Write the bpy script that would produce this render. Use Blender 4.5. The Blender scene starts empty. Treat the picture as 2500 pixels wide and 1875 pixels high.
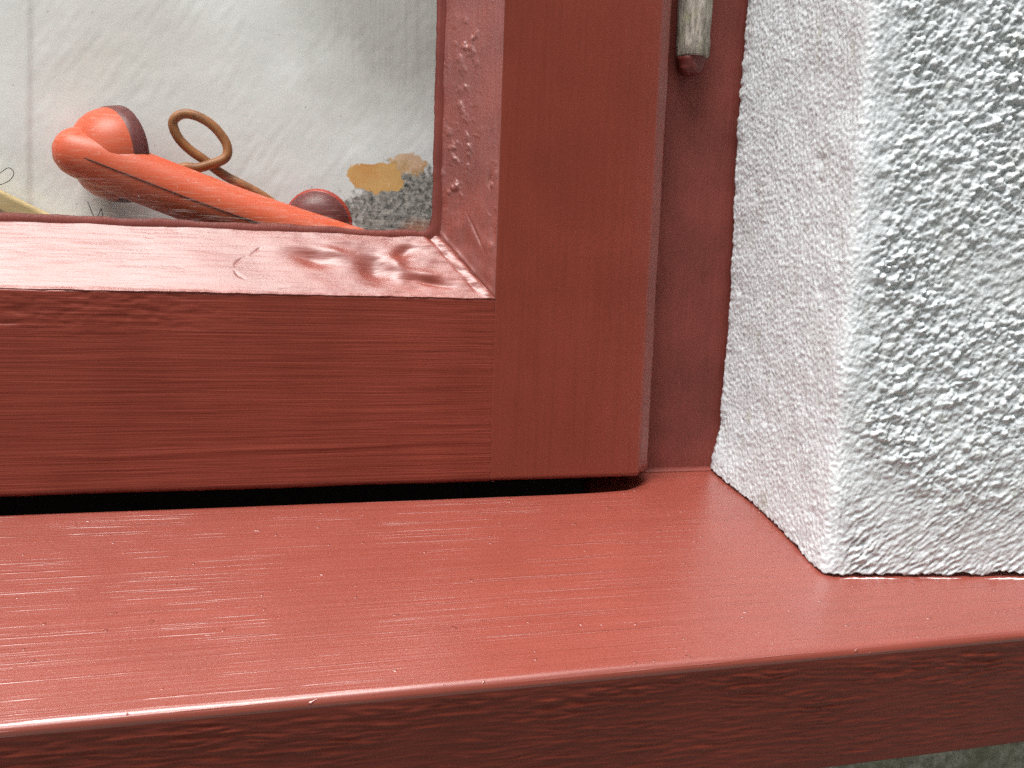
import bpy, math, random
import numpy as np
from mathutils import Vector, Matrix

sc = bpy.context.scene
col = sc.collection
MM = 0.001

# ------------------------------------------------------------------ camera
cam_d = bpy.data.cameras.new("camera")
cam = bpy.data.objects.new("camera", cam_d)
col.objects.link(cam)
cam_d.sensor_width = 36.0
cam_d.lens = 36.0 * 2400.0 / 2500.0
cam_d.clip_start = 0.01
cam_d.clip_end = 500.0
_R = ((0.95917166, 0.00353503, -0.28280246),
      (-0.28074224, 0.13301447, -0.95052141),
      (0.03425670, 0.99110779, 0.12857615))
_M = Matrix(_R).to_4x4()
_M.translation = Vector((-0.17733, -0.38437, 0.09038))
cam.matrix_world = _M
sc.camera = cam

# ------------------------------------------------------------------ light
SUN_EL, SUN_AZ = 72.0, (-0.96, -0.28)          # height, and the compass side it stands on (x, y)
_l = math.hypot(*SUN_AZ)
sun_dir = Vector((SUN_AZ[0] / _l * math.cos(math.radians(SUN_EL)),
                  SUN_AZ[1] / _l * math.cos(math.radians(SUN_EL)),
                  math.sin(math.radians(SUN_EL))))
w = bpy.data.worlds.new("World")
sc.world = w
w.use_nodes = True
nt = w.node_tree
nt.nodes.clear()
out = nt.nodes.new("ShaderNodeOutputWorld")
bg = nt.nodes.new("ShaderNodeBackground")
sky = nt.nodes.new("ShaderNodeTexSky")
hs = nt.nodes.new("ShaderNodeHueSaturation")
sky.sky_type = 'NISHITA'
sky.sun_disc = False
sky.sun_elevation = math.radians(SUN_EL)
sky.sun_rotation = math.atan2(SUN_AZ[0], SUN_AZ[1])
sky.air_density = 1.0
sky.dust_density = 4.0
hs.inputs['Saturation'].default_value = 0.5
bg.inputs['Strength'].default_value = 0.05
nt.links.new(sky.outputs[0], hs.inputs['Color'])
nt.links.new(hs.outputs[0], bg.inputs['Color'])
nt.links.new(bg.outputs[0], out.inputs['Surface'])

sun_d = bpy.data.lights.new("sun", 'SUN')
sun_d.energy = 4.9
sun_d.angle = math.radians(50)
sun_d.color = (1.0, 0.975, 0.94)
sun = bpy.data.objects.new("sun", sun_d)
col.objects.link(sun)
sun.rotation_euler = sun_dir.to_track_quat('Z', 'Y').to_euler()

sc.view_settings.view_transform = 'Standard'
sc.view_settings.look = 'None'
sc.view_settings.exposure = 1.28
sc.cycles.use_denoising = False
sc.cycles.use_adaptive_sampling = True
sc.cycles.adaptive_threshold = 0.02
sc.cycles.sample_clamp_indirect = 6.0
sc.cycles.max_bounces = 6
sc.cycles.diffuse_bounces = 3
sc.cycles.glossy_bounces = 3
sc.cycles.transparent_max_bounces = 6
sc.view_settings.gamma = 1.0
sc.view_settings.use_curve_mapping = False

# ------------------------------------------------------------------ noise
_rng = np.random.RandomState(7)
_PERM = _rng.permutation(512).astype(np.int64)
_PERM = np.concatenate([_PERM, _PERM, _PERM])
_G = _rng.normal(size=(512, 3))
_G /= np.linalg.norm(_G, axis=1)[:, None]


def noise(x, y, z=0.0):
    x, y, z = np.broadcast_arrays(np.asarray(x, float), np.asarray(y, float), np.asarray(z, float))
    xi, yi, zi = np.floor(x), np.floor(y), np.floor(z)
    fx, fy, fz = x - xi, y - yi, z - zi
    xi, yi, zi = xi.astype(np.int64) & 511, yi.astype(np.int64) & 511, zi.astype(np.int64) & 511
    u, v, ww = [t * t * t * (t * (t * 6 - 15) + 10) for t in (fx, fy, fz)]
    res = 0
    for dx in (0, 1):
        for dy in (0, 1):
            for dz in (0, 1):
                h = _PERM[_PERM[_PERM[(xi + dx) & 511] + ((yi + dy) & 511)] + ((zi + dz) & 511)]
                g = _G[h]
                d = g[..., 0] * (fx - dx) + g[..., 1] * (fy - dy) + g[..., 2] * (fz - dz)
                wt = (u if dx else 1 - u) * (v if dy else 1 - v) * (ww if dz else 1 - ww)
                res = res + wt * d
    return res * 1.6


def fbm(x, y, z=0.0, o=4, lac=2.03, gain=0.5):
    a, s, t = 1.0, 0.0, 0.0
    for i in range(o):
        s = s + a * noise(np.asarray(x) + 17.3 * i, np.asarray(y) + 5.1 * i, np.asarray(z) + 9.7 * i)
        t += a
        a *= gain
        x, y, z = np.asarray(x) * lac, np.asarray(y) * lac, np.asarray(z) * lac
    return s / t


def grains(x, y, size, seed, jit=0.9):
    """rounded grains scattered in the plane: 0 in the gaps, up to 1 on a grain"""
    x, y = x / size, y / size
    xi, yi = np.floor(x), np.floor(y)
    rs = np.random.RandomState(seed)
    tab = rs.rand(4096, 4)
    best = np.zeros_like(x)
    for dx in (-1, 0, 1):
        for dy in (-1, 0, 1):
            cx, cy = xi + dx, yi + dy
            h = ((cx.astype(np.int64) * 73856093) ^ (cy.astype(np.int64) * 19349663)) & 4095
            t = tab[h]
            px, py = cx + 0.5 + jit * (t[..., 0] - 0.5), cy + 0.5 + jit * (t[..., 1] - 0.5)
            rad = 0.40 + 0.45 * t[..., 2]
            d2 = ((x - px) ** 2 + (y - py) ** 2) / (rad * rad)
            best = np.maximum(best, np.sqrt(np.clip(1 - d2, 0, 1)) * (0.25 + 0.75 * t[..., 3]))
    return best


def sstep(a, b, x):
    t = np.clip((x - a) / (b - a), 0, 1)
    return t * t * (3 - 2 * t)


def gauss(x, y, cx, cy, sx, sy, ang=0.0):
    c, s = math.cos(ang), math.sin(ang)
    a, b = (x - cx) * c + (y - cy) * s, -(x - cx) * s + (y - cy) * c
    return np.exp(-(a / sx) ** 2 - (b / sy) ** 2)


# ------------------------------------------------------------------ objects
def tag(o, label=None, cat=None, group=None, kind=None):
    for k, v in (("label", label), ("category", cat), ("group", group), ("kind", kind)):
        if v:
            o[k] = v
    return o


def thing(name, label, cat, at=(0, 0, 0)):
    o = bpy.data.objects.new(name, None)
    o.location = [c * MM for c in at]
    o.empty_display_size = 0.02
    col.objects.link(o)
    return tag(o, label, cat)


def origin(p):
    v = np.zeros(3)
    while p is not None:
        v += np.array(p.location)
        p = p.parent
    return v


def mesh_obj(name, V, F, mat, parent=None, smooth=True):
    """V in millimetres, world axes; F list of tuples or an (n,4) array."""
    me = bpy.data.meshes.new(name)
    V = np.asarray(V, float) * MM - (origin(parent) if parent is not None else 0)
    if isinstance(F, np.ndarray):
        me.vertices.add(len(V))
        me.vertices.foreach_set("co", V.ravel())
        n = len(F)
        me.loops.add(n * 4)
        me.loops.foreach_set("vertex_index", F.astype(np.int32).ravel())
        me.polygons.add(n)
        me.polygons.foreach_set("loop_start", np.arange(0, n * 4, 4, dtype=np.int32))
        me.update(calc_edges=True)
        me.validate()
    else:
        me.from_pydata([tuple(v) for v in V], [], F)
        me.update()
    if smooth:
        me.polygons.foreach_set("use_smooth", np.ones(len(me.polygons), bool))
    o = bpy.data.objects.new(name, me)
    col.objects.link(o)
    if parent is not None:
        o.parent = parent
    if mat is not None:
        me.materials.append(mat)
    return o


def grid_faces(nu, nv, wrap_v=False):
    i = np.arange(nu - 1)[:, None]
    j = np.arange(nv if wrap_v else nv - 1)[None, :]
    jn = (j + 1) % nv
    a = i * nv + j
    b = i * nv + jn
    c = (i + 1) * nv + jn
    d = (i + 1) * nv + j
    return np.stack([a, b, c, d], -1).reshape(-1, 4)


def dense(breaks):
    """[(x0, step), (x1, step), ... (xn, None)] -> samples"""
    r = []
    for (a, s), (b, _) in zip(breaks[:-1], breaks[1:]):
        n = max(1, int(round(abs(b - a) / s)))
        r.extend(np.linspace(a, b, n, endpoint=False))
    r.append(breaks[-1][0])
    return np.array(r)


def resample(poly, steps):
    """closed polyline (list of 2-D points), a step for each edge"""
    P = []
    n = len(poly)
    for i in range(n):
        a, b = np.array(poly[i], float), np.array(poly[(i + 1) % n], float)
        k = max(1, int(round(np.linalg.norm(b - a) / steps[i])))
        for t in range(k):
            P.append(a + (b - a) * t / k)
    return np.array(P)


def arc(cx, cy, r, a0, a1, n=6):
    return [(cx + r * math.cos(math.radians(a0 + (a1 - a0) * i / n)),
             cy + r * math.sin(math.radians(a0 + (a1 - a0) * i / n))) for i in range(n + 1)]


def sweep(name, prof, stations, place, mat, parent, disp=None):
    """closed profile (n,2), CCW in its plane; place(p2 (..2), s) -> (..3); disp(pos, nrm)-> offset along normal"""
    prof = np.asarray(prof, float)
    t = np.roll(prof, -1, 0) - np.roll(prof, 1, 0)
    n2 = np.stack([t[:, 1], -t[:, 0]], -1)
    n2 /= np.linalg.norm(n2, axis=1)[:, None] + 1e-12
    nv, nu = len(prof), len(stations)
    S = np.repeat(np.asarray(stations, float)[:, None], nv, 1)
    P = np.repeat(prof[None], nu, 0)
    N = np.repeat(n2[None], nu, 0)
    if disp is not None:
        d = disp(P, N, S)
        P = P + N * d[..., None]
    V = place(P, S).reshape(-1, 3)
    F = grid_faces(nu, nv, True)
    o = mesh_obj(name, V, F, mat, parent)
    import bmesh
    bm = bmesh.new()
    bm.from_mesh(o.data)
    bm.verts.ensure_lookup_table()
    for base in (0, (nu - 1) * nv):
        try:
            f = bm.faces.new([bm.verts[base + k] for k in range(nv)])
            f.smooth = False
        except ValueError:
            pass
    bmesh.ops.recalc_face_normals(bm, faces=bm.faces)
    bm.to_mesh(o.data)
    bm.free()
    return o


def box(name, x0, x1, y0, y1, z0, z1, mat, parent=None, bev=0.0):
    V = [(x, y, z) for x in (x0, x1) for y in (y0, y1) for z in (z0, z1)]
    F = [(0, 1, 3, 2), (4, 6, 7, 5), (0, 4, 5, 1), (2, 3, 7, 6), (0, 2, 6, 4), (1, 5, 7, 3)]
    o = mesh_obj(name, V, F, mat, parent, smooth=False)
    if bev:
        m = o.modifiers.new("bevel", 'BEVEL')
        m.width = bev * MM
        m.segments = 3
    return o


def tube(name, pts, radii, mat, parent=None, sub=8, sides=20, flat=1.0):
    """Catmull-Rom tube with rounded ends"""
    P = np.array(pts, float)
    Rr = np.array(radii, float)
    Pe = np.vstack([2 * P[0] - P[1], P, 2 * P[-1] - P[-2]])
    Re = np.concatenate([[Rr[0]], Rr, [Rr[-1]]])
    C, Q = [], []
    for i in range(1, len(Pe) - 2):
        for k in range(sub):
            t = k / sub
            a, b, c, d = Pe[i - 1], Pe[i], Pe[i + 1], Pe[i + 2]
            C.append(0.5 * (2 * b + (c - a) * t + (2 * a - 5 * b + 4 * c - d) * t * t + (3 * b - a - 3 * c + d) * t ** 3))
            Q.append(Re[i] + (Re[i + 1] - Re[i]) * (t * t * (3 - 2 * t)))
    C.append(P[-1]); Q.append(Rr[-1])
    C, Q = np.array(C), np.array(Q)
    T = np.gradient(C, axis=0)
    T /= np.linalg.norm(T, axis=1)[:, None]
    # rounded ends
    def cap(c, t, r, sgn):
        cc, qq, tt = [], [], []
        for a in (18, 40, 60, 78, 89):
            cc.append(c + sgn * t * r * math.sin(math.radians(a)))
            qq.append(r * math.cos(math.radians(a)))
            tt.append(t)
        return cc, qq, tt
    c0, q0, t0 = cap(C[0], T[0], Q[0], -1)
    c1, q1, t1 = cap(C[-1], T[-1], Q[-1], 1)
    C = np.vstack([c0[::-1], C, c1])
    Q = np.concatenate([q0[::-1], Q, q1])
    T = np.vstack([t0[::-1], T, t1])
    up = np.array([0, -1.0, 0.2])
    V = []
    nrm = up - T[0] * up.dot(T[0])
    for c, q, t in zip(C, Q, T):
        nrm = nrm - t * nrm.dot(t)
        nrm /= np.linalg.norm(nrm)
        b = np.cross(t, nrm)
        for k in range(sides):
            a = 2 * math.pi * k / sides
            V.append(c + q * (math.cos(a) * nrm + flat * math.sin(a) * b))
    return mesh_obj(name, np.array(V), grid_faces(len(C), sides, True), mat, parent)


def lathe(name, prof, centre, axis, mat, parent=None, sides=40):
    """prof: (radius, height along axis) list"""
    ax = np.array(axis, float); ax /= np.linalg.norm(ax)
    a = np.cross(ax, [0, 0, 1.0]); a /= np.linalg.norm(a)
    b = np.cross(ax, a)
    V = [np.array(centre) + ax * h + r * (math.cos(2 * math.pi * k / sides) * a + math.sin(2 * math.pi * k / sides) * b)
         for r, h in prof for k in range(sides)]
    return mesh_obj(name, np.array(V), grid_faces(len(prof), sides, True), mat, parent)


# ------------------------------------------------------------------ materials
class NT:
    def __init__(self, name):
        self.m = bpy.data.materials.new(name)
        self.m.use_nodes = True
        self.t = self.m.node_tree
        self.b = self.t.nodes["Principled BSDF"]
        self.out = self.t.nodes["Material Output"]
        self.tc = self.t.nodes.new("ShaderNodeTexCoord")

    def n(self, kind, **kw):
        nd = self.t.nodes.new(kind)
        for k, v in kw.items():
            setattr(nd, k, v)
        return nd

    def link(self, a, b):
        self.t.links.new(a, b)

    def coord(self, scale=(1, 1, 1), rot=(0, 0, 0), loc=(0, 0, 0)):
        mp = self.n("ShaderNodeMapping")
        mp.inputs['Scale'].default_value = scale
        mp.inputs['Rotation'].default_value = rot
        mp.inputs['Location'].default_value = loc
        self.link(self.tc.outputs['Object'], mp.inputs['Vector'])
        return mp.outputs[0]

    def noise(self, vec, scale=1.0, detail=3.0, rough=0.5, dist=0.0):
        nd = self.n("ShaderNodeTexNoise")
        nd.inputs['Scale'].default_value = scale
        nd.inputs['Detail'].default_value = detail
        nd.inputs['Roughness'].default_value = rough
        nd.inputs['Distortion'].default_value = dist
        self.link(vec, nd.inputs['Vector'])
        return nd.outputs[0]

    def ramp(self, val, *stops):
        r = self.n("ShaderNodeValToRGB")
        e = r.color_ramp.elements
        while len(e) < len(stops):
            e.new(0.5)
        for el, (p, c) in zip(e, stops):
            el.position = p
            el.color = (c, c, c, 1) if isinstance(c, (int, float)) else (*c, 1)
        self.link(val, r.inputs[0])
        return r.outputs[0]

    def math(self, op, a, b=None, clamp=False):
        m = self.n("ShaderNodeMath", operation=op)
        m.use_clamp = clamp
        for i, v in enumerate((a, b)):
            if v is None:
                continue
            if isinstance(v, (int, float)):
                m.inputs[i].default_value = v
            else:
                self.link(v, m.inputs[i])
        return m.outputs[0]

    def mix(self, f, a, b):
        m = self.n("ShaderNodeMix", data_type='RGBA')
        for s, v in (("Factor", f), ("A", a), ("B", b)):
            sock = [i for i in m.inputs if i.name == s and (i.type == ('VALUE' if s == "Factor" else 'RGBA'))][0]
            if isinstance(v, (int, float)):
                sock.default_value = v
            elif isinstance(v, tuple):
                sock.default_value = (*v, 1)
            else:
                self.link(v, sock)
        return [o for o in m.outputs if o.type == 'RGBA'][0]

    def bump(self, height, dist, prev=None, strength=1.0):
        b = self.n("ShaderNodeBump")
        b.inputs['Distance'].default_value = dist
        b.inputs['Strength'].default_value = strength
        self.link(height, b.inputs['Height'])
        if prev is not None:
            self.link(prev, b.inputs['Normal'])
        return b.outputs[0]


RED = (0.208, 0.0385, 0.0240)


def paint(name, axis, stroke=0.00006, rough=(0.24, 0.40), speck=0.00002, base=RED, var=0.16, long=22.0, fine=1500.0, spec=0.5, coat=0.0, glint=0.0, nibs=0.0):
    """brushed oil paint: strokes run along axis"""
    k = NT(name)
    sc1 = [fine, fine, fine]
    sc1[axis] = long
    sc2 = [fine * 0.33] * 3
    sc2[axis] = long * 0.6
    n1 = k.noise(k.coord(tuple(sc1)), 1.0, 1.0, 0.6, 0.1)
    n2 = k.noise(k.coord(tuple(sc2), loc=(3, 1, 2)), 1.0, 3.0, 0.55, 0.8)
    n3 = k.noise(k.coord((900, 900, 900)), 1.0, 1.0)
    big = k.noise(k.coord((28, 28, 28)), 1.0, 2.0, 0.6)
    h = k.math('ADD', k.math('MULTIPLY', n1, 0.6), n2)
    nb = k.bump(h, stroke)
    nb = k.bump(n3, speck, nb)
    if nibs:
        nb = k.bump(k.ramp(k.noise(k.coord((330, 330, 330), loc=(7, 7, 7)), 1.0, 0.0), (0.81, 0.0), (0.85, 1.0)), nibs, nb)
    if glint:
        nb = k.bump(k.math('MULTIPLY', k.ramp(n1, (0.62, 0.0), (0.74, 1.0)), k.ramp(big, (0.42, 0.0), (0.60, 1.0))), glint, nb)
    k.link(nb, k.b.inputs['Normal'])
    c1 = tuple(c * (1 - var) for c in base)
    c2 = tuple(min(1, c * (1 + var)) for c in base)
    c = k.mix(k.ramp(big, (0.3, 0.0), (0.7, 1.0)), c1, c2)
    c = k.mix(k.math('MULTIPLY', k.ramp(n2, (0.35, 1.0), (0.55, 0.0)), 0.16), c, tuple(x * 0.6 for x in base))
    k.link(c, k.b.inputs['Base Color'])
    r = k.ramp(k.math('ADD', k.math('MULTIPLY', big, 0.5), k.math('MULTIPLY', n2, 0.5)), (0.3, rough[0]), (0.7, rough[1]))
    k.link(r, k.b.inputs['Roughness'])
    k.b.inputs['Specular IOR Level'].default_value = spec
    if coat:
        k.b.inputs['Coat Weight'].default_value = coat
        k.b.inputs['Coat Roughness'].default_value = min(0.27, rough[0])
        k.link(nb, k.b.inputs['Coat Normal'])
    return k.m


M_rail = paint("red paint brushed along the rail", 0, 0.00022, (0.30, 0.44), var=0.10, spec=0.4)
M_stile = paint("red paint brushed down the stile", 2, 0.00007, (0.24, 0.36), var=0.08, coat=0.5, spec=0.35)
M_jamb = paint("red paint on the jamb", 2, 0.00024, (0.50, 0.65), var=0.2, spec=0.3, base=(0.180, 0.040, 0.030))
M_sill = paint("red gloss paint on the sill", 0, 0.00014, (0.40, 0.48), fine=1300.0, long=16.0, spec=0.7, var=0.05, coat=1.0, glint=0.00014, nibs=0.0003)
M_sillfront = paint("red paint on coarse sawn grain", 0, 0.00014, (0.34, 0.44), long=40.0, spec=0.25, var=0.1)
M_putty = paint("red gloss paint on putty", 0, 0.00012, (0.42, 0.50), fine=900.0, long=40.0, speck=0.00003, spec=0.8, coat=0.22)
M_puttyv = paint("red gloss paint on upright putty", 2, 0.00007, (0.44, 0.52), fine=1100.0, long=60.0, speck=0.00004, spec=1.0, coat=1.0)


def plaster_mat():
    k = NT("white masonry paint on roughcast")
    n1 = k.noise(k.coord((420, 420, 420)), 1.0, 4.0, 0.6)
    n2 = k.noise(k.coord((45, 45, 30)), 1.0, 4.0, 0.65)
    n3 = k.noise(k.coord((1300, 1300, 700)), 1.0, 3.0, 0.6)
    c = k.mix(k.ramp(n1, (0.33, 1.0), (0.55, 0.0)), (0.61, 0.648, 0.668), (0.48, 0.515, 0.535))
    c = k.mix(k.math('MULTIPLY', k.ramp(n2, (0.50, 0.0), (0.72, 1.0)), 0.5), c, (0.46, 0.47, 0.46))
    g = k.math('MULTIPLY', k.ramp(k.noise(k.coord((120, 120, 60), loc=(5, 2, 1)), 1.0, 4.0, 0.7), (0.60, 0.0), (0.72, 1.0)), 0.5)
    c = k.mix(g, c, (0.30, 0.31, 0.20))
    k.link(c, k.b.inputs['Base Color'])
    k.b.inputs['Roughness'].default_value = 0.5
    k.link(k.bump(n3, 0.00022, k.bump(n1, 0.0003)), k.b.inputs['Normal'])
    return k.m


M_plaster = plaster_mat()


def simple(name, base, rough=0.6, nscale=300.0, bump=0.0001, var=0.2, stretch=(1, 1, 1), spec=0.5):
    k = NT(name)
    v = k.coord(tuple(nscale * s for s in stretch))
    n1 = k.noise(v, 1.0, 4.0, 0.6)
    c = k.mix(k.ramp(n1, (0.3, 0.0), (0.7, 1.0)), tuple(x * (1 - var) for x in base), tuple(min(1, x * (1 + var)) for x in base))
    k.link(c, k.b.inputs['Base Color'])
    k.b.inputs['Roughness'].default_value = rough
    k.b.inputs['Specular IOR Level'].default_value = spec
    if bump:
        k.link(k.bump(n1, bump), k.b.inputs['Normal'])
    return k.m


def concrete_mat():
    k = NT("bare mossy concrete render")
    n1 = k.noise(k.coord((300, 300, 300)), 1.0, 5.0, 0.65)
    n2 = k.noise(k.coord((60, 60, 60)), 1.0, 4.0, 0.6)
    c = k.mix(k.ramp(n1, (0.35, 0.0), (0.65, 1.0)), (0.24, 0.24, 0.20), (0.55, 0.55, 0.50))
    c = k.mix(k.math('MULTIPLY', k.ramp(n2, (0.45, 0.0), (0.65, 1.0)), 0.6), c, (0.20, 0.22, 0.13))
    k.link(c, k.b.inputs['Base Color'])
    k.b.inputs['Roughness'].default_value = 0.9
    k.link(k.bump(n1, 0.0012), k.b.inputs['Normal'])
    return k.m


M_concrete = concrete_mat()

# ------------------------------------------------------------------ ground
g = mesh_obj("ground", [(-60000, -60000, -1000), (60000, -60000, -1000), (60000, 60000, -1000), (-60000, 60000, -1000)],
             [(0, 1, 2, 3)], simple("grey paving", (0.075, 0.073, 0.068), 0.85, 6.0, 0.0, 0.25), smooth=False)
tag(g, kind="structure")

# grassy bank added out of view, only to keep low sky light off the wall
def blocker_bank():
    xs = np.array([-3500, -2600, -1600, -500, 900, 4000, 10000, 20000, 30000], float)
    rise = np.array([0.0, 0.1, 0.6, 1.0, 1.0, 1.0, 1.0, 0.9, 0.7])
    prof = [(-1900, 0), (-2100, 300), (-2700, 2100), (-3400, 4200), (-4200, 5400), (-9000, 6200), (-30000, 6200), (-30000, -10)]
    V = [(x + 120 * math.sin(j * 1.7), y, -1000 + (h * q if h > 0 else -10)) for x, q in zip(xs, rise) for j, (y, h) in enumerate(prof)]
    o = mesh_obj("sky_blocker", np.array(V, float), grid_faces(len(xs), len(prof)), simple("blocker grass", (0.060, 0.066, 0.045), 0.9, 3.0, 0.0, 0.4))
    tag(o, kind="structure")


blocker_bank()

# ------------------------------------------------------------------ sill
TAN = math.tan(math.radians(12.0))


def sill_z(y):
    return -3.4 + TAN * (y - 14.0)


sill = thing("window_sill", "dark red painted wooden sill with pale glossy front edge below the sash", "window sill", (-100, -60, -32))


def make_sill():
    yf, rr = -122.2, 2.6
    zf = sill_z(yf)
    # profile in (y, z), counter-clockwise seen from +x: y to the right, z up
    back, low = 58.0, -81.0
    ybot = -109.5
    nose = []
    cy, cz = yf + rr * 0.95, zf - rr * 1.02 + TAN * rr
    nose = arc(cy, cz, rr, 102, 194, 9)
    poly = [(back, sill_z(back))] + nose + [(ybot, low), (ybot + 14, low - 0.5), (ybot + 16, low + 6), (back, low + 6)]
    steps = [0.75] + [0.8] * (len(nose) - 1) + [0.42, 2, 2, 20, 20]
    prof = resample(poly, steps)
    xs = dense([(-860, 20), (-275, 0.62), (135, 12), (420, None)])

    def disp(P, N, S):
        y, z = P[..., 0], P[..., 1]
        x = S
        front = sstep(-0.55, -0.9, N[..., 0]) * sstep(low + 1, low + 5, z) * sstep(zf - 2.5, zf - 7.0, z)
        wob = 0.20 * noise(x / 80.0, y / 60.0, 3.0) + 0.04 * noise(x / 14.0, y / 9.0, 7.0)
        # the rebate under the sash
        wob = wob - 45.0 * sstep(-9.0, 8.0, y) ** 2.3 * sstep(6.0, -52.0, x)
        # coarse grain on the front: short wavy ridges
        zz = z + 0.7 * noise(x / 26.0, z / 9.0, 1.0) + 0.03 * x
        r1 = noise(x / 8.0, zz / 0.95, 2.0)
        r2 = noise(x / 24.0, zz / 1.7, 5.0)
        amp = 0.55 + 0.5 * noise(x / 28.0, z / 14.0, 9.0)
        amp = np.clip(amp, 0.12, 1.2) * (0.55 + 0.6 * sstep(-60, -36, z))
        grain = amp * (0.80 * np.clip(r1, -0.35, 0.5) + 0.55 * r2)
        return wob * (1 - front) * sstep(-0.2, 0.2, N[..., 1]) + front * (grain + 0.4 * noise(x / 50.0, z / 30.0, 4.0))
    o = sweep("board", prof, xs, lambda P, S: np.stack([S, P[..., 0], P[..., 1]], -1), M_sill, sill, disp)
    o.data.materials.append(M_sillfront)
    nm = np.zeros(len(o.data.polygons) * 3)
    o.data.polygons.foreach_get("center", nm)
    cz = nm.reshape(-1, 3) + origin(sill)
    mi = ((cz[:, 2] < (zf - 3.2) * MM) & (cz[:, 1] < -0.105)).astype(np.int32)
    o.data.polygons.foreach_set("material_index", mi)
    return o


make_sill()

# ------------------------------------------------------------------ fixed frame
frame = thing("window_frame", "red painted fixed frame post between the sash and the white plaster", "window frame", (30, 30, -8))
RAGJ = lambda P, N, S: 0.22 * noise(P[..., 0] / 9.0, P[..., 1] / 9.0, S / 30.0) + 0.10 * noise(P[..., 0] / 2.0, P[..., 1] / 2.0, S / 9.0)


def jamb(name, x0, x1, z0, z1, fine):
    poly = [(x0, 14.0), (x1, 14.0), (x1, 75), (x0, 75)]
    prof = resample(poly, [0.8 if fine else 20, 20, 30, 30])
    st = dense([(z0, 0.8), (z0 + 230, 30), (z1, None)]) if fine else dense([(z0, 60), (z1, None)])
    return sweep(name, prof, st, lambda P, S: np.stack([P[..., 0], P[..., 1], S], -1), M_jamb, frame, RAGJ if fine else None)


jamb("jamb", 4.5, 64.0, -5.5, 1330.0, True)
jamb("jamb", -870.0, -806.0, -5.5, 1330.0, False)
box("head", -805.5, 4.0, 14.3, 74, 1268, 1330, M_jamb, frame)
box("bottom_stop", -805.5, 4.2, 46.5, 57.5, -60, 12, M_jamb, frame)


gap_dark = box("gap_shade", -800, -20.0, 26, 46, -55, -3.4, simple("gap shade black", (0.012, 0.012, 0.012), 0.8, 300, 0.0, 0.1, spec=0.1), frame)  # black box standing in for the deep shade under the sash


# small fillet of paint where the post meets the sill
def fillet():
    xs = np.linspace(4.6, 43, 70)
    V = []
    for x in xs:
        r = 1.5 + 0.5 * noise(x / 4.0, 0.3, 0.1) + 0.25 * noise(x / 1.3, 2.3, 0.1)
        for a in np.linspace(0, 90, 7):
            a = math.radians(a)
            y = 14.0 - r + r * math.sin(a)
            V.append((x, y - 0.15, sill_z(y) + r * (1 - math.cos(a)) + 0.15 + 0.25 * math.sin(a)))
    mesh_obj("paint_fillet", np.array(V), grid_faces(len(xs), 7), M_jamb, frame)


fillet()

# hinge barrel
hm = NT("weathered bare metal")
n1 = hm.noise(hm.coord((500, 500, 110)), 1.0, 5.0, 0.7)
n2 = hm.noise(hm.coord((160, 160, 90)), 1.0, 4.0, 0.6)
c = hm.mix(hm.ramp(n1, (0.3, 0.0), (0.68, 1.0)), (0.05, 0.044, 0.038), (0.46, 0.41, 0.35))
c = hm.mix(hm.math('MULTIPLY', hm.ramp(n2, (0.5, 0.0), (0.68, 1.0)), 0.35), c, (0.30, 0.31, 0.13))
hm.link(c, hm.b.inputs['Base Color'])
hm.b.inputs['Roughness'].default_value = 0.75
hm.link(hm.bump(n1, 0.0010), hm.b.inputs['Normal'])
hinge = thing("hinge", "weathered bare metal hinge barrel with paint clotted tip beside the sash", "hinge", (13, 8, 170))


def lathe_z(name, cx, cy, prof, mat, parent, amp=0.0, sides=36, sq=1.0):
    V = []
    for r, z in prof:
        for k in range(sides):
            a = 2 * math.pi * k / sides
            rr = r + (amp * float(noise(math.cos(a) * 1.6, math.sin(a) * 1.6, z / 2.2)) if r > 0.1 else 0)
            V.append((cx + rr * math.cos(a), cy + sq * rr * math.sin(a), z))
    return mesh_obj(name, np.array(V), grid_faces(len(prof), sides, True), mat, parent)


lathe_z("barrel", 14.2, 8.4, [(0.01, 300), (7.0, 300)] + [(7.0, z) for z in np.arange(290, 178, -4.0)] + [(6.9, 177.0), (6.6, 176.4), (0.01, 176.2)],
        hm.m, hinge, 0.6)
lathe_z("pin_tip", 13.8, 8.6, [(0.01, 177.4), (5.6, 177.2), (6.3, 176.0), (5.9, 174.6), (5.5, 173.4), (5.6, 172.0), (5.0, 170.6), (3.6, 169.5), (1.8, 169.0), (0.01, 168.8)],
        paint("old dark red paint", 2, 0.0001, (0.4, 0.5), base=(0.13, 0.022, 0.018)), hinge, 0.9)

# ------------------------------------------------------------------ sash
sash = thing("window_sash", "red painted wooden casement sash with lumpy slanted putty around its pane", "window sash", (-400, 20, -1))
SX0, SX1 = -800.0, 1.1           # sash width
XI = -71.3                       # inner arris of the right stile
ZR = 73.2                        # top arris of the bottom rail
YG, ZG, XG = 22.0, 97.7, -90.2   # putty line on the glass
ZT = 1260.0


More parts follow.
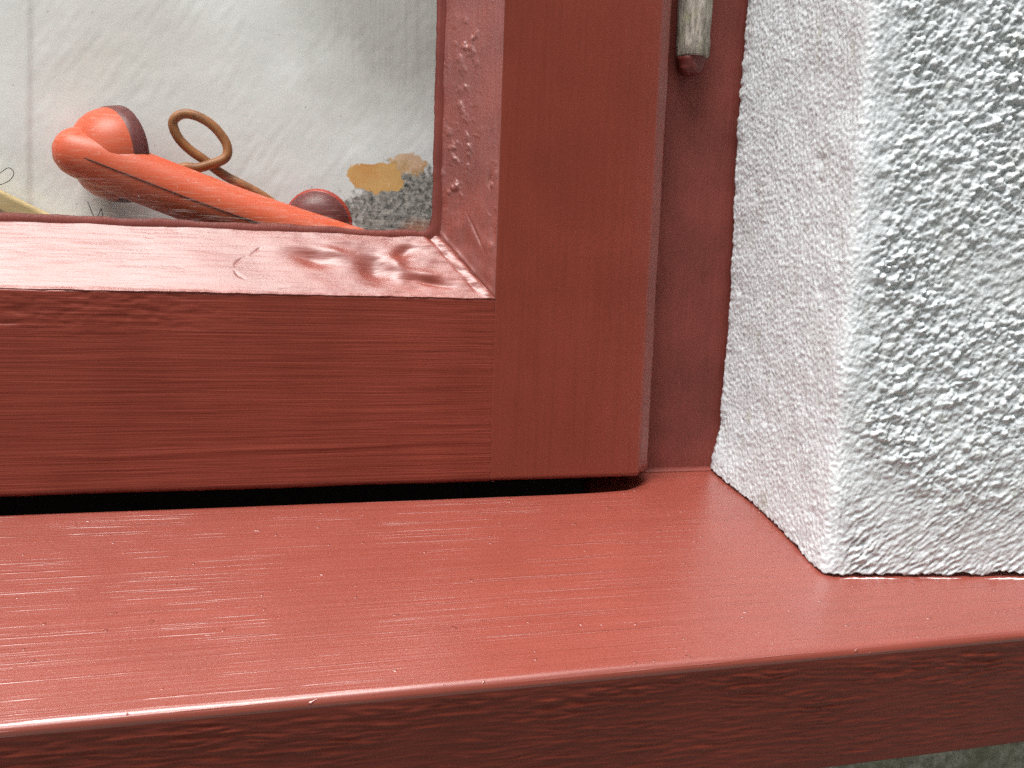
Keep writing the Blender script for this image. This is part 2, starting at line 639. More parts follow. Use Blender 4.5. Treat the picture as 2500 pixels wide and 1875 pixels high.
def make_rail():
    r = 2.2
    top = arc(0.9, ZR - 0.9, 0.9, 90, 180, 3)
    bot = arc(r, -2.6 + r, r, 180, 270, 5)
    poly = [(45, ZR)] + top + bot + [(45, -2.6)]
    steps = [6] + [0.5] * 3 + [0.55] + [0.6] * 5 + [6, 8]
    prof = resample(poly, steps)
    xs = dense([(SX0 + 72, 15), (-275, 0.55), (XI + 0.3, None)])

    def disp(P, N, S):
        y, z = P[..., 0], P[..., 1]
        f = sstep(0.5, 0.9, -N[..., 0])
        z2 = z + 0.8 * noise(S / 26.0, z / 14.0, 1.0) + 1.6 * sstep(-120, -75, S) * noise(S / 20.0, z / 10.0, 8.0)
        st = 0.055 * noise(S / 42.0, z2 / 1.0, 3.0) + 0.07 * noise(S / 70.0, z2 / 2.6, 5.0)
        rough = sstep(52, 66, z) * sstep(-150, -215, S)
        st = st + rough * 0.75 * np.clip(fbm(S / 12.0, z / 2.6, 6.0, 4), -0.6, 0.12)
        rid = 0.35 * np.exp(-((z - 12.5 - 0.015 * (S + 200) - 0.9 * noise(S / 40.0, 0.5)) / 0.8) ** 2) * sstep(-260, -200, S) * 0.5
        edge = 0.28 * noise(S / 34.0, 2.2, 1.0) + 0.16 * noise(S / 7.0, 5.2, 1.0)
        joint = -0.06 * np.exp(-((S - XI) / 0.35) ** 2)
        return f * (st + rid + joint + 0.25 * noise(S / 60.0, z / 30.0, 4.0) * sstep(XI, XI - 25, S)) + (1 - f) * edge * sstep(0.3, 0.9, np.abs(N[..., 1]))
    return sweep("bottom_rail", prof, xs, lambda P, S: np.stack([S, P[..., 0], P[..., 1]], -1), M_rail, sash, disp)


def make_stile():
    ch = 4.4
    r1 = arc(XI + 0.2, 0.2, 0.2, 180, 270, 3)
    poly = [(XI, 45)] + r1 + [(SX1 - 5.9, 0.0), (SX1 - 5.0, 0.25), (SX1 - 0.6, 2.75), (SX1, 3.6), (SX1, 45)]
    steps = [6] + [0.5] * 3 + [0.6, 0.5, 0.6, 0.5, 6, 8]
    prof = resample(poly, steps)
    st = dense([(-2.6, 0.4), (5, 0.7), (225, 25), (ZT, None)])

    def disp(P, N, S):
        x, y = P[..., 0], P[..., 1]
        f = sstep(0.5, 0.9, -N[..., 1])
        rr = 2.2
        s = np.clip(S + 2.6, 0, rr)
        rnd = -(rr - np.sqrt(np.maximum(rr * rr - (rr - s) ** 2, 0)))
        s5 = np.clip(S + 2.6, 0, 5.0)
        rnd = np.where(N[..., 0] > 0.3, -(5.0 - np.sqrt(np.maximum(25.0 - (5.0 - s5) ** 2, 0))), rnd)
        x2 = x + 0.6 * noise(x / 12.0, S / 30.0, 1.0)
        b = 0.035 * noise(x2 / 0.9, S / 40.0, 3.0) + 0.05 * noise(x2 / 2.5, S / 60.0, 7.0)
        dim = 0.06 * noise(x / 1.5, S / 1.5, 2.0) * gauss(x, S, -28, 98, 14, 13)
        wob = 0.25 * noise(x / 30.0, S / 60.0, 5.0) * sstep(XI, XI + 20, x)
        # the edge chamfer grows a little towards the foot
        e = (1 - f) * sstep(-6, -1, x) * (0.30 * noise(S / 30.0, 1.1, 2.0) + 0.08 * noise(S / 6.0, 4.1, 2.0))
        return f * (b + dim + wob) + e + rnd
    return sweep("stile", prof, st, lambda P, S: np.stack([P[..., 0], P[..., 1], S], -1), M_stile, sash, disp)


make_rail()
make_stile()
box("stile", SX0, SX0 + 71.8, 0, 45, -0.9, ZT, M_stile, sash, 1.0)
box("top_rail", SX0 + 72, XI - 0.2, 0.1, 45, ZT - 74, ZT - 0.1, M_rail, sash, 1.0)


def bevel_bottom():
    """lower putty fillet: s along x, t from the front arris up to the glass"""
    xs0 = dense([(SX0 + 72, 8), (-275, 0.42), (-130, 0.3), (XI, None)])
    nt_ = 78
    ts = np.linspace(0, 1, nt_)
    U = (xs0 - xs0[0]) / (xs0[-1] - xs0[0])
    T, UU = np.meshgrid(ts, U)
    X0 = SX0 + 72
    Xe = XI + (XG - XI) * T          # mitre
    X = X0 + (Xe - X0) * UU
    nrm = np.array([0, -(ZG - ZR), YG])
    nrm = nrm / np.linalg.norm(nrm)
    Y = 0.15 + (YG - 0.35) * T
    Z = ZR - 0.1 + (ZG - ZR) * T
    L = T * 30.0                     # mm across the bevel
    d = 0.30 * noise(X / 22.0, L / 16.0, 1.0) + 0.07 * noise(X / 14.0, L / 2.6, 2.0) + 0.035 * noise(X / 12.0, L / 0.8, 3.0)
    # long cracks and brush scores
    cr = noise(X / 11.0, L / 0.9, 4.0)
    d -= 0.22 * sstep(0.55, 0.8, cr) * (0.4 + 0.6 * sstep(-0.1, 0.3, noise(X / 18.0, L / 5.0, 9.0)))
    # dents near the corner, growing lumpier to the right
    k = sstep(-165, -105, X)
    d += k * (0.34 * noise(X / 10.0, L / 6.0, 5.0) + 0.10 * noise(X / 4.5, L / 2.4, 6.0))
    d += sstep(-180, -140, X) * 0.16 * noise(X / 9.0, L / 3.0, 8.0)
    d -= 1.9 * gauss(X, L, -143, 17, 7.0, 3.2, -0.25)
    d += 0.9 * gauss(X, L, -133, 20, 6.0, 2.2, -0.3)
    d -= 2.8 * gauss(X, L, -119, 13, 5.0, 6.0, 0.6)
    d += 1.3 * gauss(X, L, -110, 15, 3.0, 6.5, 0.5)
    d -= 1.3 * gauss(X, L, -106, 22, 4.5, 2.4, 0.5)
    d -= 1.4 * gauss(X, L, -96, 7, 6.5, 1.5, -0.2)
    d += 0.9 * gauss(X, L, -98, 11, 7.0, 1.6, -0.1)
    # hair-line curl
    cq = np.array([(-163.0, 21.0), (-164.2, 19.6), (-167.0, 17.6), (-170.2, 15.6), (-172.4, 13.0), (-172.9, 10.4), (-171.4, 8.0), (-169.0, 6.6)])
    tq = np.linspace(0, len(cq) - 1, 60)
    near = (X > -176) & (X < -159)
    dd = np.full(X.shape, 9.0)
    xx, ll = X[near], L[near]
    best = np.full(xx.shape, 9.0)
    for t in tq:
        qx, ql = np.interp(t, range(len(cq)), cq[:, 0]), np.interp(t, range(len(cq)), cq[:, 1])
        wd = 0.30 + 0.22 * math.sin(t * 2.3)
        best = np.minimum(best, np.hypot(xx - qx, ll - ql) / wd)
    dd[near] = best
    d -= 0.26 * np.exp(-dd ** 2)
    # ridge along the mitre
    md = (Xe - X) * 0.75
    d += 0.9 * np.exp(-((md - 1.2) / 1.1) ** 2) * (0.6 + 0.6 * noise(L / 3.0, 0.2, 0.1))
    d -= 0.7 * np.exp(-((md - 3.6) / 0.9) ** 2) * (0.5 + 0.9 * noise(L / 4.0, 3.2, 0.1))
    fall = sstep(0, 0.05, T) * 0.85 + 0.15
    d = d * fall
    Y2 = Y + nrm[1] * d
    Z2 = Z + nrm[2] * d
    # ragged front edge hanging a hair over the rail face
    e = np.exp(-(L / 0.9) ** 2)
    Z2 += e * (0.28 * noise(X / 8.0, 0.5, 2.0) + 0.16 * noise(X / 2.2, 3.5, 2.0) + 0.05)
    Y2 -= e * (0.30 + 0.12 * noise(X / 3.0, 7.5, 2.0))
    Y2 = np.maximum(Y2, -0.6)
    # wavy line against the glass
    e2 = sstep(0.86, 1.0, T)
    Z2 += e2 * (0.35 * noise(X / 16.0, 1.5, 3.0) + 0.15 * noise(X / 4.0, 2.5, 3.0) - 0.7 * gauss(X, 0 * X, -118, 0, 10, 1))
    # close the wedge: back down to the rebate
    ex = [np.stack([X, Y2, Z2], -1)]
    bk = np.stack([X[:, -1], np.full(len(X), YG - 0.25), np.full(len(X), ZR - 0.6)], -1)[:, None]
    fr = np.stack([X[:, 0], np.full(len(X), 0.5), np.full(len(X), ZR - 0.6)], -1)[:, None]
    V = np.concatenate([fr, ex[0], bk], 1)
    return mesh_obj("putty_bevel", V.reshape(-1, 3), grid_faces(V.shape[0], V.shape[1]), M_putty, sash)


def bevel_side():
    zs0 = dense([(ZR, 0.35), (225, 12), (ZT - 76, None)])
    nt_ = 70
    ts = np.linspace(0, 1, nt_)
    U = (zs0 - zs0[0]) / (zs0[-1] - zs0[0])
    T, UU = np.meshgrid(ts, U)
    Zs = ZR + (ZG - ZR) * T
    Ze = ZT - 76
    Z = Zs + (Ze - Zs) * UU
    wdt = XI - XG
    nrm = np.array([-YG, -wdt])
    nrm = nrm / np.linalg.norm(nrm)
    X = XI - wdt * T
    Y = 0.15 + (YG - 0.35) * T
    L = T * 27.0
    d = 0.30 * noise(L / 14.0, Z / 22.0, 1.0) + 0.05 * noise(L / 1.2, Z / 14.0, 2.0)
    # blobs and crusts of paint in two columns
    b = np.clip(2.6 * fbm(L / 4.0, Z / 5.5, 5.0, 3, 2.1, 0.5) - 0.10, 0, 1.0)
    mask = gauss(L, Z, 17, 135, 6.0, 10) + gauss(L, Z, 21, 118, 4.0, 8) + gauss(L, Z, 15, 174, 5, 8) + 0.5 * gauss(L, Z, 16, 152, 4, 10) \
        + gauss(L, Z, 2.5, 112, 1.8, 20) * 0.8 + 0.10 * sstep(14, 20, L)
    d += 0.95 * np.clip(mask, 0, 1) * b
    d -= 0.8 * gauss(L, Z, 4, 120.5, 0.8, 3.5) + 0.5 * gauss(L, Z, 9.5, 99, 0.5, 7, -0.5)
    d += 0.55 * noise(L / 6.0, Z / 7.0, 9.0) * sstep(125, 95, Z)
    # specks
    d += 0.16 * sstep(0.55, 0.75, noise(L / 0.9, Z / 0.9, 12.0))
    md = (Z - Zs) * 0.75
    d += 0.6 * np.exp(-((md - 1.0) / 1.0) ** 2) * (0.6 + 0.6 * noise(L / 3.0, 0.7, 0.1))
    d *= sstep(0, 0.05, T) * 0.85 + 0.15
    X2 = X + nrm[0] * d
    Y2 = np.maximum(Y + nrm[1] * d, -0.5)
    e = np.exp(-(L / 0.8) ** 2)
    X2 += e * (0.15 * noise(Z / 9.0, 0.5, 2.0) + 0.08 * noise(Z / 2.2, 3.5, 2.0))
    Y2 -= e * 0.22
    e2 = sstep(0.86, 1.0, T)
    X2 += e2 * (0.45 * noise(Z / 14.0, 1.5, 3.0) + 0.2 * noise(Z / 4.0, 2.5, 3.0))
    V = np.stack([X2, Y2, Z], -1)
    bk = np.stack([np.full(len(X), XI + 0.6), np.full(len(X), YG - 0.25), Z[:, -1]], -1)[:, None]
    fr = np.stack([np.full(len(X), XI + 0.6), np.full(len(X), 0.5), Z[:, 0]], -1)[:, None]
    V = np.concatenate([fr, V, bk], 1)
    return mesh_obj("putty_bevel", V.reshape(-1, 3), grid_faces(V.shape[0], V.shape[1])[:, ::-1].copy(), M_puttyv, sash)


bevel_bottom()
bevel_side()


# paint lapped onto the glass: a thin dark line round the pane
def lap():
    # bottom run, rounded corner, up the side; outer edge under the putty, inner edge wavy
    inner, outer = [], []
    for x in np.arange(-728, -275, 12.0):
        inner.append((x, ZG + 1.8)); outer.append((x, ZG - 3))
    for x in np.arange(-275, -100, 0.6):
        inner.append((x, ZG + 2.3 + 0.45 * float(noise(x / 13.0, 0.4)) + 0.16 * float(noise(x / 3.0, 4.4)) - 0.9 * math.exp(-((x + 122) / 12) ** 2)))
        outer.append((x, ZG - 3))
    cx, cz, R = -100.0, ZG + 7.8, 6.2
    for a in np.linspace(-90, 0, 14):
        inner.append((cx + R * math.cos(math.radians(a)) + 0.2 * math.sin(a), cz + R * math.sin(math.radians(a))))
        q = -45 + (a + 45) * 0.99
        outer.append((-96 + 9.5 * max(0, math.cos(math.radians(a))), ZG - 3 + 9 * max(0, math.sin(math.radians(a)) + 1) * 0.9))
    for z in np.arange(ZG + 8.5, 225, 0.6):
        inner.append((XG - 2.9 + 0.45 * float(noise(z / 15.0, 0.9)) + 0.25 * float(noise(z / 3.5, 5.4)) - 0.5, z))
        outer.append((XG + 3, z))
    for z in np.arange(226, ZT - 76, 12.0):
        inner.append((XG - 3.0, z)); outer.append((XG + 3, z))
    V, k = [], 5
    for a, b in zip(inner, outer):
        for j in range(k):
            t = j / (k - 1)
            p = (a[0] + (b[0] - a[0]) * t, a[1] + (b[1] - a[1]) * t)
            V.append((p[0], YG + 0.25 - (0.9 * min(1, math.sqrt(t * 4)) if t > 0 else 0), p[1]))
    mesh_obj("paint_line", np.array(V), grid_faces(len(inner), k), M_jamb, sash)


lap()

# glass pane
gk = NT("thin window glass with dust")
t = gk.t
t.nodes.remove(gk.b)
tr = gk.n("ShaderNodeBsdfTransparent")
tr.inputs[0].default_value = (0.985, 0.99, 0.985, 1)
gl = gk.n("ShaderNodeBsdfGlossy")
gl.inputs['Roughness'].default_value = 0.02
df = gk.n("ShaderNodeBsdfDiffuse")
df.inputs[0].default_value = (0.75, 0.74, 0.70, 1)
fr = gk.n("ShaderNodeFresnel")
geo = gk.n("ShaderNodeNewGeometry")
ior = gk.n("ShaderNodeMapRange")          # the same reflectance from both sides of each face
ior.inputs['To Min'].default_value = 1.33
ior.inputs['To Max'].default_value = 1 / 1.33
gk.link(geo.outputs['Backfacing'], ior.inputs[0])
gk.link(ior.outputs[0], fr.inputs[0])
m1 = gk.n("ShaderNodeMixShader")
gk.link(fr.outputs[0], m1.inputs[0]); gk.link(tr.outputs[0], m1.inputs[1]); gk.link(gl.outputs[0], m1.inputs[2])
sx = gk.n("ShaderNodeSeparateXYZ")
gk.link(gk.tc.outputs['Object'], sx.inputs[0])
low = gk.n("ShaderNodeMapRange")
low.inputs['From Min'].default_value = 0.125; low.inputs['From Max'].default_value = 0.098
gk.link(sx.outputs[2], low.inputs[0])
scr = gk.ramp(gk.noise(gk.coord((60, 60, 1800)), 1.0, 3.0, 0.7), (0.55, 0.0), (0.70, 1.0))
dust = gk.ramp(gk.noise(gk.coord((900, 900, 700)), 1.0, 2.0, 0.5), (0.72, 0.0), (0.76, 1.0))
film = gk.ramp(gk.noise(gk.coord((25, 25, 25)), 1.0, 4.0, 0.6), (0.4, 0.0), (0.75, 0.03))
f = gk.math('MULTIPLY', gk.math('MULTIPLY', scr, low.outputs[0]), 0.38)
f = gk.math('MAXIMUM', f, gk.math('MULTIPLY', dust, 0.5))
f = gk.math('ADD', f, film, True)
m2 = gk.n("ShaderNodeMixShader")
gk.link(f, m2.inputs[0]); gk.link(m1.outputs[0], m2.inputs[1]); gk.link(df.outputs[0], m2.inputs[2])
gk.link(m2.outputs[0], gk.out.inputs['Surface'])
pane = box("glass_pane", SX0 + 60, XG + 12, YG, YG + 3, ZG - 14, ZT - 60, gk.m, sash)
ck2 = NT("clear inner face of the glass")
ck2.t.nodes.remove(ck2.b)
tr2 = ck2.n("ShaderNodeBsdfTransparent")
tr2.inputs[0].default_value = (0.985, 0.99, 0.985, 1)
ck2.link(tr2.outputs[0], ck2.out.inputs['Surface'])
pane.data.materials.append(ck2.m)
for pf in pane.data.polygons:
    pf.material_index = 0 if pf.normal.y < -0.5 else 1

# ------------------------------------------------------------------ masonry wall
wall = thing("house_wall", "white roughcast masonry wall with smoother window reveal and bare concrete below the sill", "wall", (120, 60, -1000))


def make_plaster():
    XR, YF, rad = 40.6, -80.4, 5.5
    # path in (x, y) from the frame out along the reveal, round the corner, along the face
    path = [(XR + 26, 12.6), (XR + 4, 12.6), (XR + 0.6, 12.4)]
    y = 11.6
    while y > YF + rad:
        path.append((XR, y)); y -= 0.5
    path += arc(XR + rad, YF + rad, rad, 180, 270, 20)
    x = XR + rad + 0.5
    while x < 150:
        path.append((x, YF)); x += 0.5
    path += [(160, YF), (180, YF), (220, YF), (300, YF), (420, YF), (700, YF), (1600, YF)]
    path = np.array(path)
    tg = np.gradient(path, axis=0)
    n2 = np.stack([tg[:, 1], -tg[:, 0]], -1)
    n2 /= np.linalg.norm(n2, axis=1)[:, None]
    # arc length for noise along the path
    sl = np.concatenate([[0], np.cumsum(np.linalg.norm(np.diff(path, axis=0), axis=1))])
    up = dense([(0, 0.5), (245, 4), (300, 30), (1800, None)])
    nu, nv = len(path), len(up)
    X = np.repeat(path[:, :1], nv, 1); Y = np.repeat(path[:, 1:], nv, 1)
    S = np.repeat(sl[:, None], nv, 1)
    base = sill_z(path[:, 1])[:, None]
    rag = 1.1 + 0.9 * noise(sl / 7.0, 0.3, 0.1) + 0.9 * noise(sl / 1.8, 1.3, 0.1)
    # chipped lip on the right of the face
    rag = rag + 1.8 * np.exp(-((path[:, 0] - 113) / 6.0) ** 2) + 1.0 * np.exp(-((path[:, 0] - 97) / 3.0) ** 2)
    rag = np.maximum(rag, 0.35)
    Z = base + rag[:, None] * np.exp(-up[None] / 12.0) + up[None]
    fc = sstep(XR + 2.0, XR + rad + 6.0 + 4.0 * sstep(60, 140, Z), X) * 1.0           # 0 on the reveal, 1 on the face
    fc = np.where(Y > YF + rad + 2, 0.0, fc)
    low = sstep(62, 12, Z + 24)                           # near the sill the render is trowelled in strokes
    # roughcast: rounded grains
    wx = S + 0.5 * noise(S / 4.0, Z / 4.0, 3.0); wz = Z + 0.5 * noise(S / 5.0, Z / 5.0, 13.0)
    g1 = noise(wx / 2.3, wz / 2.3, 1.0); g2 = noise(wx / 1.25, wz / 1.25, 2.0); g3 = noise(wx / 4.6, wz / 4.6, 8.0)
    aa = math.radians(33)
    gu, gv = wx * math.cos(aa) + wz * math.sin(aa), -wx * math.sin(aa) + wz * math.cos(aa)
    coarse = 1.05 * grains(gu / 1.45, gv, 2.0, 4) + 0.85 * grains(gu / 1.25, gv + 7, 1.3, 9) \
        + 0.9 * grains(gu / 1.4, gv - 3, 3.6, 5) * sstep(-0.1, 0.4, noise(S / 14.0, Z / 14.0, 21.0)) + 0.22 * g2 + 0.8 * g3
    # dragged strokes
    a = math.radians(35)
    su, sv = S * math.cos(a) + Z * math.sin(a), -S * math.sin(a) + Z * math.cos(a)
    sv = sv + 1.0 * noise(S / 8.0, Z / 8.0, 4.0)
    drag = 0.62 * noise(su / 5.0, sv / 1.4, 5.0) + 0.40 * noise(su / 2.2, sv / 0.9, 6.0) + 0.25 * g2 + 0.3 * g3
    face = coarse * (1 - low) + drag * low
    face *= 0.80 + 0.75 * noise(S / 26.0, Z / 26.0, 2.0)
    # brushed, finer reveal
    rev = 0.34 * noise(S / 1.2, Z / 2.0, 7.0) + 0.26 * noise(S / 1.0, Z / 1.2, 9.0) + 0.35 * noise(S / 7.0, Z / 12.0, 10.0) \
        + 0.10 * noise(S / 0.9, Z / 7.0, 14.0)
    d = rev * (1 - fc) + face * fc
    # broad hand-made unevenness; the arris wanders
    d = d + 0.9 * noise(S / 60.0, Z / 70.0, 11.0) + (0.8 * noise(0 * S + 0.4, Z / 28.0, 12.0)) * np.exp(-((S - 115) / 12.0) ** 2)
    # the reveal's edge against the post: a crust that swells and shrinks
    bd = np.exp(-np.abs(Y - 11) / 3.0) * (fc == 0)
    d = d + bd * (0.7 * noise(0.3, Z / 9.0, 2.0) + 0.5 * noise(0.3, Z / 2.6, 3.0) + 0.3)
    # foot swells a little towards the frame (rounded run-out at the sill)
    d = d + 2.8 * np.exp(-((Z - base) / 16.0) ** 2) * sstep(-25, 8, Y) * (fc == 0)
    # small dents
    r = np.random.RandomState(3)
    for _ in range(14):
        cs, cz = r.uniform(30, 200), r.uniform(-15, 190)
        d = d - r.uniform(0.4, 0.9) * gauss(S, Z, cs, cz, r.uniform(1.2, 3), r.uniform(1, 2.4))
    N = n2[:, None, :]
    # normal pointing to the open side
    sgn = -1.0
    Xo, Yo = X + sgn * N[..., 0] * -d, Y + sgn * N[..., 1] * -d
    out = np.clip((12.0 - Y) / 92.0, 0, 1)
    Xo = Xo - (2.2 + 1.8 * np.exp(-np.maximum(Z + 24, 0) / 45.0)) * out      # the reveal is not quite square
    lean = 9.0 * np.clip((X - 45.0) / 75.0, 0, 1.6)                          # the face swells outwards to the right
    Yo = Yo - lean
    Z = Z - TAN * lean
    V = np.stack([Xo, Yo, Z], -1)
    # underside going back into the wall so the foot has thickness
    und = np.stack([path[:, 0] + n2[:, 0] * -6, path[:, 1] + n2[:, 1] * -6, (Z[:, 0] + 0.4)], -1)[:, None]
    V = np.concatenate([und, V], 1)
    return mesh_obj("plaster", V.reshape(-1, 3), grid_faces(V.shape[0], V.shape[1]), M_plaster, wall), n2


pl, _n2 = make_plaster()
box("masonry", 66, 1600, -70, 250, -1000, 1800, M_concrete, wall)
box("masonry", -1700, -870.5, -80, 250, -1000, 1800, M_plaster, wall)
box("masonry", -870, 65.5, -79.6, 250, 1330.5, 1799, M_plaster, wall)


def lower_wall():
    xs = dense([(-870, 40), (20, 1.2), (130, 40), (1600, None)])
    zs = dense([(-1000, 60), (-160, 1.5), (-73, 3), (-30, None)])
    X, Z = np.meshgrid(xs, zs, indexing='ij')
    Y = -78.0 - 0.9 * fbm(X / 9.0, Z / 9.0, 1.0, 4)
    V = np.stack([X, Y, Z], -1)
    mesh_obj("lower_render", V.reshape(-1, 3), grid_faces(len(xs), len(zs)), M_concrete, wall)


lower_wall()
box("masonry", -870, 65.5, -74, 250, -1000, -80, M_concrete, wall)


# smear of white paint on the sill along the foot of the wall
def smear():
    M = simple("white paint smear", (0.74, 0.75, 0.75), 0.55, 500, 0.0001, 0.1)
    for (x0, x1, yo, wd) in ((41.5, 66, -1.9, 0.7), (74, 92, -1.5, 0.4), (101, 127, -1.7, 0.8)):
        xs = np.arange(x0, x1, 0.4)
        V = []
        for x in xs:
            tt = (x - x0) / (x1 - x0)
            ww = max(0.05, wd * math.sin(math.pi * min(1, max(0, tt))) * (0.7 + 0.7 * float(noise(x / 1.8, 0.2, 4.0))))
            yc = -80.4 - 9.0 * max(0.0, (x - 45.0) / 75.0) + yo + 0.5 * float(noise(x / 5.0, 2.2, 1.0))
            for q in (-1, -0.5, 0, 0.5, 1):
                y = yc + q * ww * 0.5
                V.append((x, y, sill_z(y) + 0.12 + 0.55 * (1 - q * q) * min(1, ww)))
        mesh_obj("paint_smear", np.array(V), grid_faces(len(xs), 5), M, wall)


smear()

# ------------------------------------------------------------------ behind the glass
pk = NT("white distempered inner wall with damp and flaking")
sx = pk.n("ShaderNodeSeparateXYZ")
pk.link(pk.tc.outputs['Object'], sx.inputs[0])
nf = pk.noise(pk.coord((140, 140, 140)), 1.0, 5.0, 0.65)
nb = pk.noise(pk.coord((35, 35, 35)), 1.0, 4.0, 0.6)
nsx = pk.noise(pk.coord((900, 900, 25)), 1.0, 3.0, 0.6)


def field(k, cx, cz, rx, rz, edge, amp, nz):
    """1 inside an uneven blot centred at (cx, cz) metres"""
    dx = k.math('DIVIDE', k.math('SUBTRACT', sx.outputs[0], cx), rx)
    dz = k.math('DIVIDE', k.math('SUBTRACT', sx.outputs[2], cz), rz)
    d = k.math('SQRT', k.math('ADD', k.math('MULTIPLY', dx, dx), k.math('MULTIPLY', dz, dz)))
    d = k.math('ADD', d, k.math('MULTIPLY', k.math('SUBTRACT', nz, 0.5), amp))
    mr = k.n("ShaderNodeMapRange")
    mr.inputs['From Min'].default_value = 1 + edge
    mr.inputs['From Max'].default_value = 1 - edge
    k.link(d, mr.inputs[0])
    return mr.outputs[0]


cbase = pk.mix(pk.ramp(nb, (0.35, 0.0), (0.65, 1.0)), (0.87, 0.89, 0.895), (0.90, 0.92, 0.925))
warm = field(pk, -0.214, 0.165, 0.03, 0.02, 0.8, 1.5, nb)
cbase = pk.mix(pk.math('MULTIPLY', warm, 0.35), cbase, (0.80, 0.74, 0.66))
stain_shade = pk.math('MULTIPLY', field(pk, -0.095, 0.196, 0.046, 0.044, 0.42, 0.8, nb), pk.ramp(nsx, (0.3, 0.75), (0.7, 1.0)))  # grey dirt streaks with the frame's shade painted into the wall colour
cbase = pk.mix(pk.math('MULTIPLY', stain_shade, 0.62), cbase, (0.30, 0.29, 0.24))
mould = field(pk, -0.093, 0.108, 0.030, 0.022, 0.10, 1.6, nf)
cm = pk.mix(pk.ramp(pk.noise(pk.coord((420, 420, 420)), 1.0, 5.0, 0.7), (0.35, 0.0), (0.66, 1.0)), (0.05, 0.05, 0.05), (0.58, 0.56, 0.52))
cbase = pk.mix(mould, cbase, cm)
flake = field(pk, -0.1115, 0.1235, 0.0125, 0.0066, 0.03, 1.5, nf)
flake2 = field(pk, -0.0965, 0.130, 0.008, 0.005, 0.06, 2.0, nf)
flake = pk.math('MAXIMUM', flake, pk.math('MULTIPLY', flake2, 0.7))
co = pk.mix(pk.ramp(nb, (0.4, 0.0), (0.6, 1.0)), (0.80, 0.47, 0.17), (0.72, 0.32, 0.09))
cbase = pk.mix(flake, cbase, co)
rust = field(pk, -0.092, 0.100, 0.007, 0.005, 0.5, 1.0, nf)
cbase = pk.mix(pk.math('MULTIPLY', rust, 0.7), cbase, (0.55, 0.20, 0.10))
fleck = pk.ramp(pk.noise(pk.coord((420, 420, 300), loc=(2, 3, 4)), 1.0, 1.0), (0.76, 0.0), (0.79, 1.0))
cbase = pk.mix(pk.math('MULTIPLY', fleck, 0.6), cbase, (0.22, 0.20, 0.17))
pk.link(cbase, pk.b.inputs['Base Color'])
pk.b.inputs['Roughness'].default_value = 0.8
pk.link(pk.bump(nf, 0.0001), pk.b.inputs['Normal'])


def inner_wall():
    xs = dense([(-900, 20), (-280, 0.9), (-60, 20), (120, None)])
    zs = dense([(-75, 20), (60, 0.9), (215, 20), (1400, None)])
    X, Z = np.meshgrid(xs, zs, indexing='ij')
    a = math.radians(55)
    u, v = X * math.cos(a) + Z * math.sin(a), -X * math.sin(a) + Z * math.cos(a)
    d = 0.8 * fbm(X / 40.0, Z / 40.0, 1.0, 2) + 0.11 * noise(u / 12.0, v / 3.0, 2.0) * (0.45 + noise(X / 25.0, Z / 25.0, 6.0)) + 0.05 * fbm(X / 5.0, Z / 5.0, 5.0, 2)
    d += 0.5 * sstep(-249.8, -252.4, X + 0.03 * (Z - 150) * -1)        # a board edge down the left
    Y = 62.0 - d
    V = np.stack([X, Y, Z], -1)
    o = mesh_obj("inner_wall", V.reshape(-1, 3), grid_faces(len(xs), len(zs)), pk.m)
    m = o.modifiers.new("thick", 'SOLIDIFY')
    m.thickness = 0.04
    m.offset = 1
    tag(o, kind="structure")


inner_wall()

ORANGE = (0.68, 0.10, 0.038)
hk = NT("orange red moulded plastic")
hn = hk.noise(hk.coord((90, 90, 90)), 1.0, 4.0, 0.6)
hsn = hk.noise(hk.coord((120, 120, 1600), rot=(0, 0.35, 0)), 1.0, 3.0, 0.7)
c = hk.mix(hk.ramp(hn, (0.35, 0.0), (0.65, 1.0)), ORANGE, (0.66, 0.12, 0.05))
c = hk.mix(hk.math('MULTIPLY', hk.ramp(hsn, (0.54, 0.0), (0.72, 1.0)), 0.5), c, (0.72, 0.42, 0.34))
hk.link(c, hk.b.inputs['Base Color'])
hk.b.inputs['Roughness'].default_value = 0.42
M_dark = simple("dark maroon plastic and ear shade", (0.15, 0.034, 0.032), 0.45, 300, 0.00005, 0.3, (1, 1, 6))  # mouthpiece plastic, and painted shade on the ear cap
M_cup = simple("red moulded plastic", (0.42, 0.045, 0.025), 0.4, 120, 0.0, 0.2)
M_seam = simple("dark seam", (0.10, 0.02, 0.015), 0.7, 300, 0.0, 0.2)

phone = thing("telephone_handset", "orange red handset with a dark seam leaning behind the glass", "handset", (-165, 40, 78))
hp = [(-221.0, 44.5, 126.5), (-228.5, 42.0, 126.6), (-231.0, 39.8, 124.6), (-223.0, 38.5, 121.8), (-208.8, 38.5, 116.8), (-186.0, 38.5, 108.8), (-162.4, 38.5, 101.4), (-139.7, 38.5, 95.1), (-118.0, 39.5, 89.5)]
hr = [8.0, 8.6, 9.3, 9.8, 10.3, 10.4, 10.2, 10.0, 9.6]
tube("handle", hp, hr, hk.m, phone, 10, 32)


def seam():
    pts = []
    P = np.array(hp[2:], float)
    for i, (p, r) in enumerate(zip(hp[2:], hr[2:])):
        a = math.radians(-14 + 3 * i * 0)
        q = np.array(p) + np.array([-0.04, -0.99, -0.12]) * (r + 0.02)
        pts.append(q)
    tube("seam", pts, [0.32] * len(pts), M_seam, phone, 8, 8)


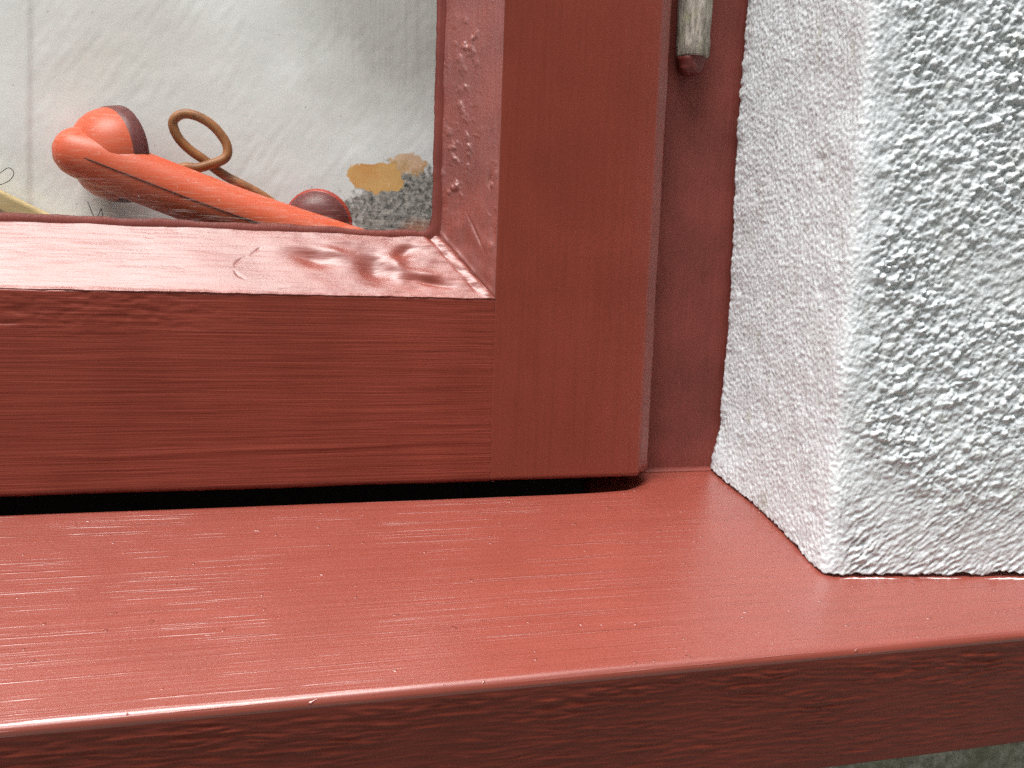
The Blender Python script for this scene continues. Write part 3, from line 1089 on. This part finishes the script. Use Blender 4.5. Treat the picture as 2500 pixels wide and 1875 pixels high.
seam()
EC, EA = (-225.5, 42.5, 124.6), (0.80, 0.57, 0.10)
lathe("earpiece", [(0.1, -7.5), (5, -7.2), (10, -5.6), (14.5, -2.0), (16.6, 1.0), (17.9, 4.5), (18.3, 6.6)], EC, EA, hk.m, phone)
lathe("ear_shade", [(18.1, 6.0), (18.7, 6.8), (18.9, 8.5), (19.2, 12.0), (18.2, 13.0), (17.0, 13.0), (14, 11.0), (0.1, 10.0)], EC, EA, M_dark, phone)  # dark cap colours in the shaded side of the cup
lathe("mouthpiece", [(0.1, -6), (7, -5.5), (11, -3), (13.4, 0.5), (14.0, 2.6)], (-138.6, 46, 101.0), (0.30, 0.92, 0.2), M_dark, phone)
lathe("mouth_rim", [(13.6, 1.8), (14.5, 2.6), (14.6, 4.4), (13.6, 5.4), (6, 5.8), (0.1, 5.8)], (-138.6, 46, 101.0), (0.30, 0.92, 0.2), M_cup, phone)

ck = simple("brown rubber cord", (0.30, 0.115, 0.035), 0.5, 220, 0.00005, 0.35)
cp = [(-200.0, 44.0, 118.5), (-192.0, 45.0, 121.7), (-187.1, 45.0, 121.7), (-180.6, 45.0, 123.9), (-176.1, 45.5, 126.2), (-174.8, 46.0, 129.6), (-176.1, 46.5, 133.9), (-180.6, 47.0, 139.2),
      (-186.0, 47.5, 142.4), (-191.3, 48.0, 143.4), (-195.0, 48.5, 141.7), (-196.2, 49.0, 138.7), (-194.1, 49.0, 133.7), (-189.7, 49.0, 129.2),
      (-184.3, 49.0, 125.6), (-178.9, 49.0, 121.5), (-173.4, 48.5, 118.2), (-168.8, 48.0, 116.1), (-160.0, 47.5, 111.5), (-150, 47, 104)]
cord = tube("cord", cp, [1.95] * len(cp), ck, None, 6, 14)
tag(cord, "brown rubber cord looping once above the orange handset", "cord")

tan = simple("pale tan wood", (0.62, 0.46, 0.22), 0.6, 60, 0.0001, 0.15, (1, 1, 8))


def batten():
    a = np.array([(-290, 124), (-262, 109.3), (-244.5, 101.6), (-225, 93.0)])
    V, F = [], []
    prof = [(52, 0), (52, -9), (60, -9), (60, 0)]
    for i, (x, z) in enumerate(a):
        for (y, dz) in prof:
            V.append((x, y, z + dz + 0.5 * math.sin(i * 2.1)))
    F = [tuple(f) for f in grid_faces(len(a), 4, True)] + [(0, 1, 2, 3), (15, 14, 13, 12)]
    o = mesh_obj("batten", V, F, tan, None, smooth=False)
    m = o.modifiers.new("bevel", 'BEVEL'); m.width = 0.0015; m.segments = 3; m.limit_method = 'ANGLE'
    tag(o, "tan wooden batten slanting behind the lower left of the pane", "batten")


batten()

wm = simple("thin black wire", (0.02, 0.02, 0.02), 0.5, 300, 0.0, 0.1)
for nm_pts, lab in (([(-262, 55, 116), (-258.5, 55, 118.5), (-256.6, 54.5, 116.5), (-258.4, 55, 113.5), (-262.5, 55, 111.5), (-268, 55, 111)],
                     "thin black wire curl above the tan batten"),
                    ([(-229.6, 55, 106.5), (-227.8, 54, 101.8), (-226.6, 54, 99.8), (-225.2, 54, 102.2), (-224.4, 54, 104.0), (-224.0, 54, 101.0), (-223.6, 54, 98.0), (-223.2, 54, 94.0)],
                     "thin black wire squiggle below the earpiece of the handset")):
    o = tube("wire", nm_pts, [0.16] * len(nm_pts), wm, None, 6, 8)
    tag(o, lab, "wire", "thin black wires behind the pane")
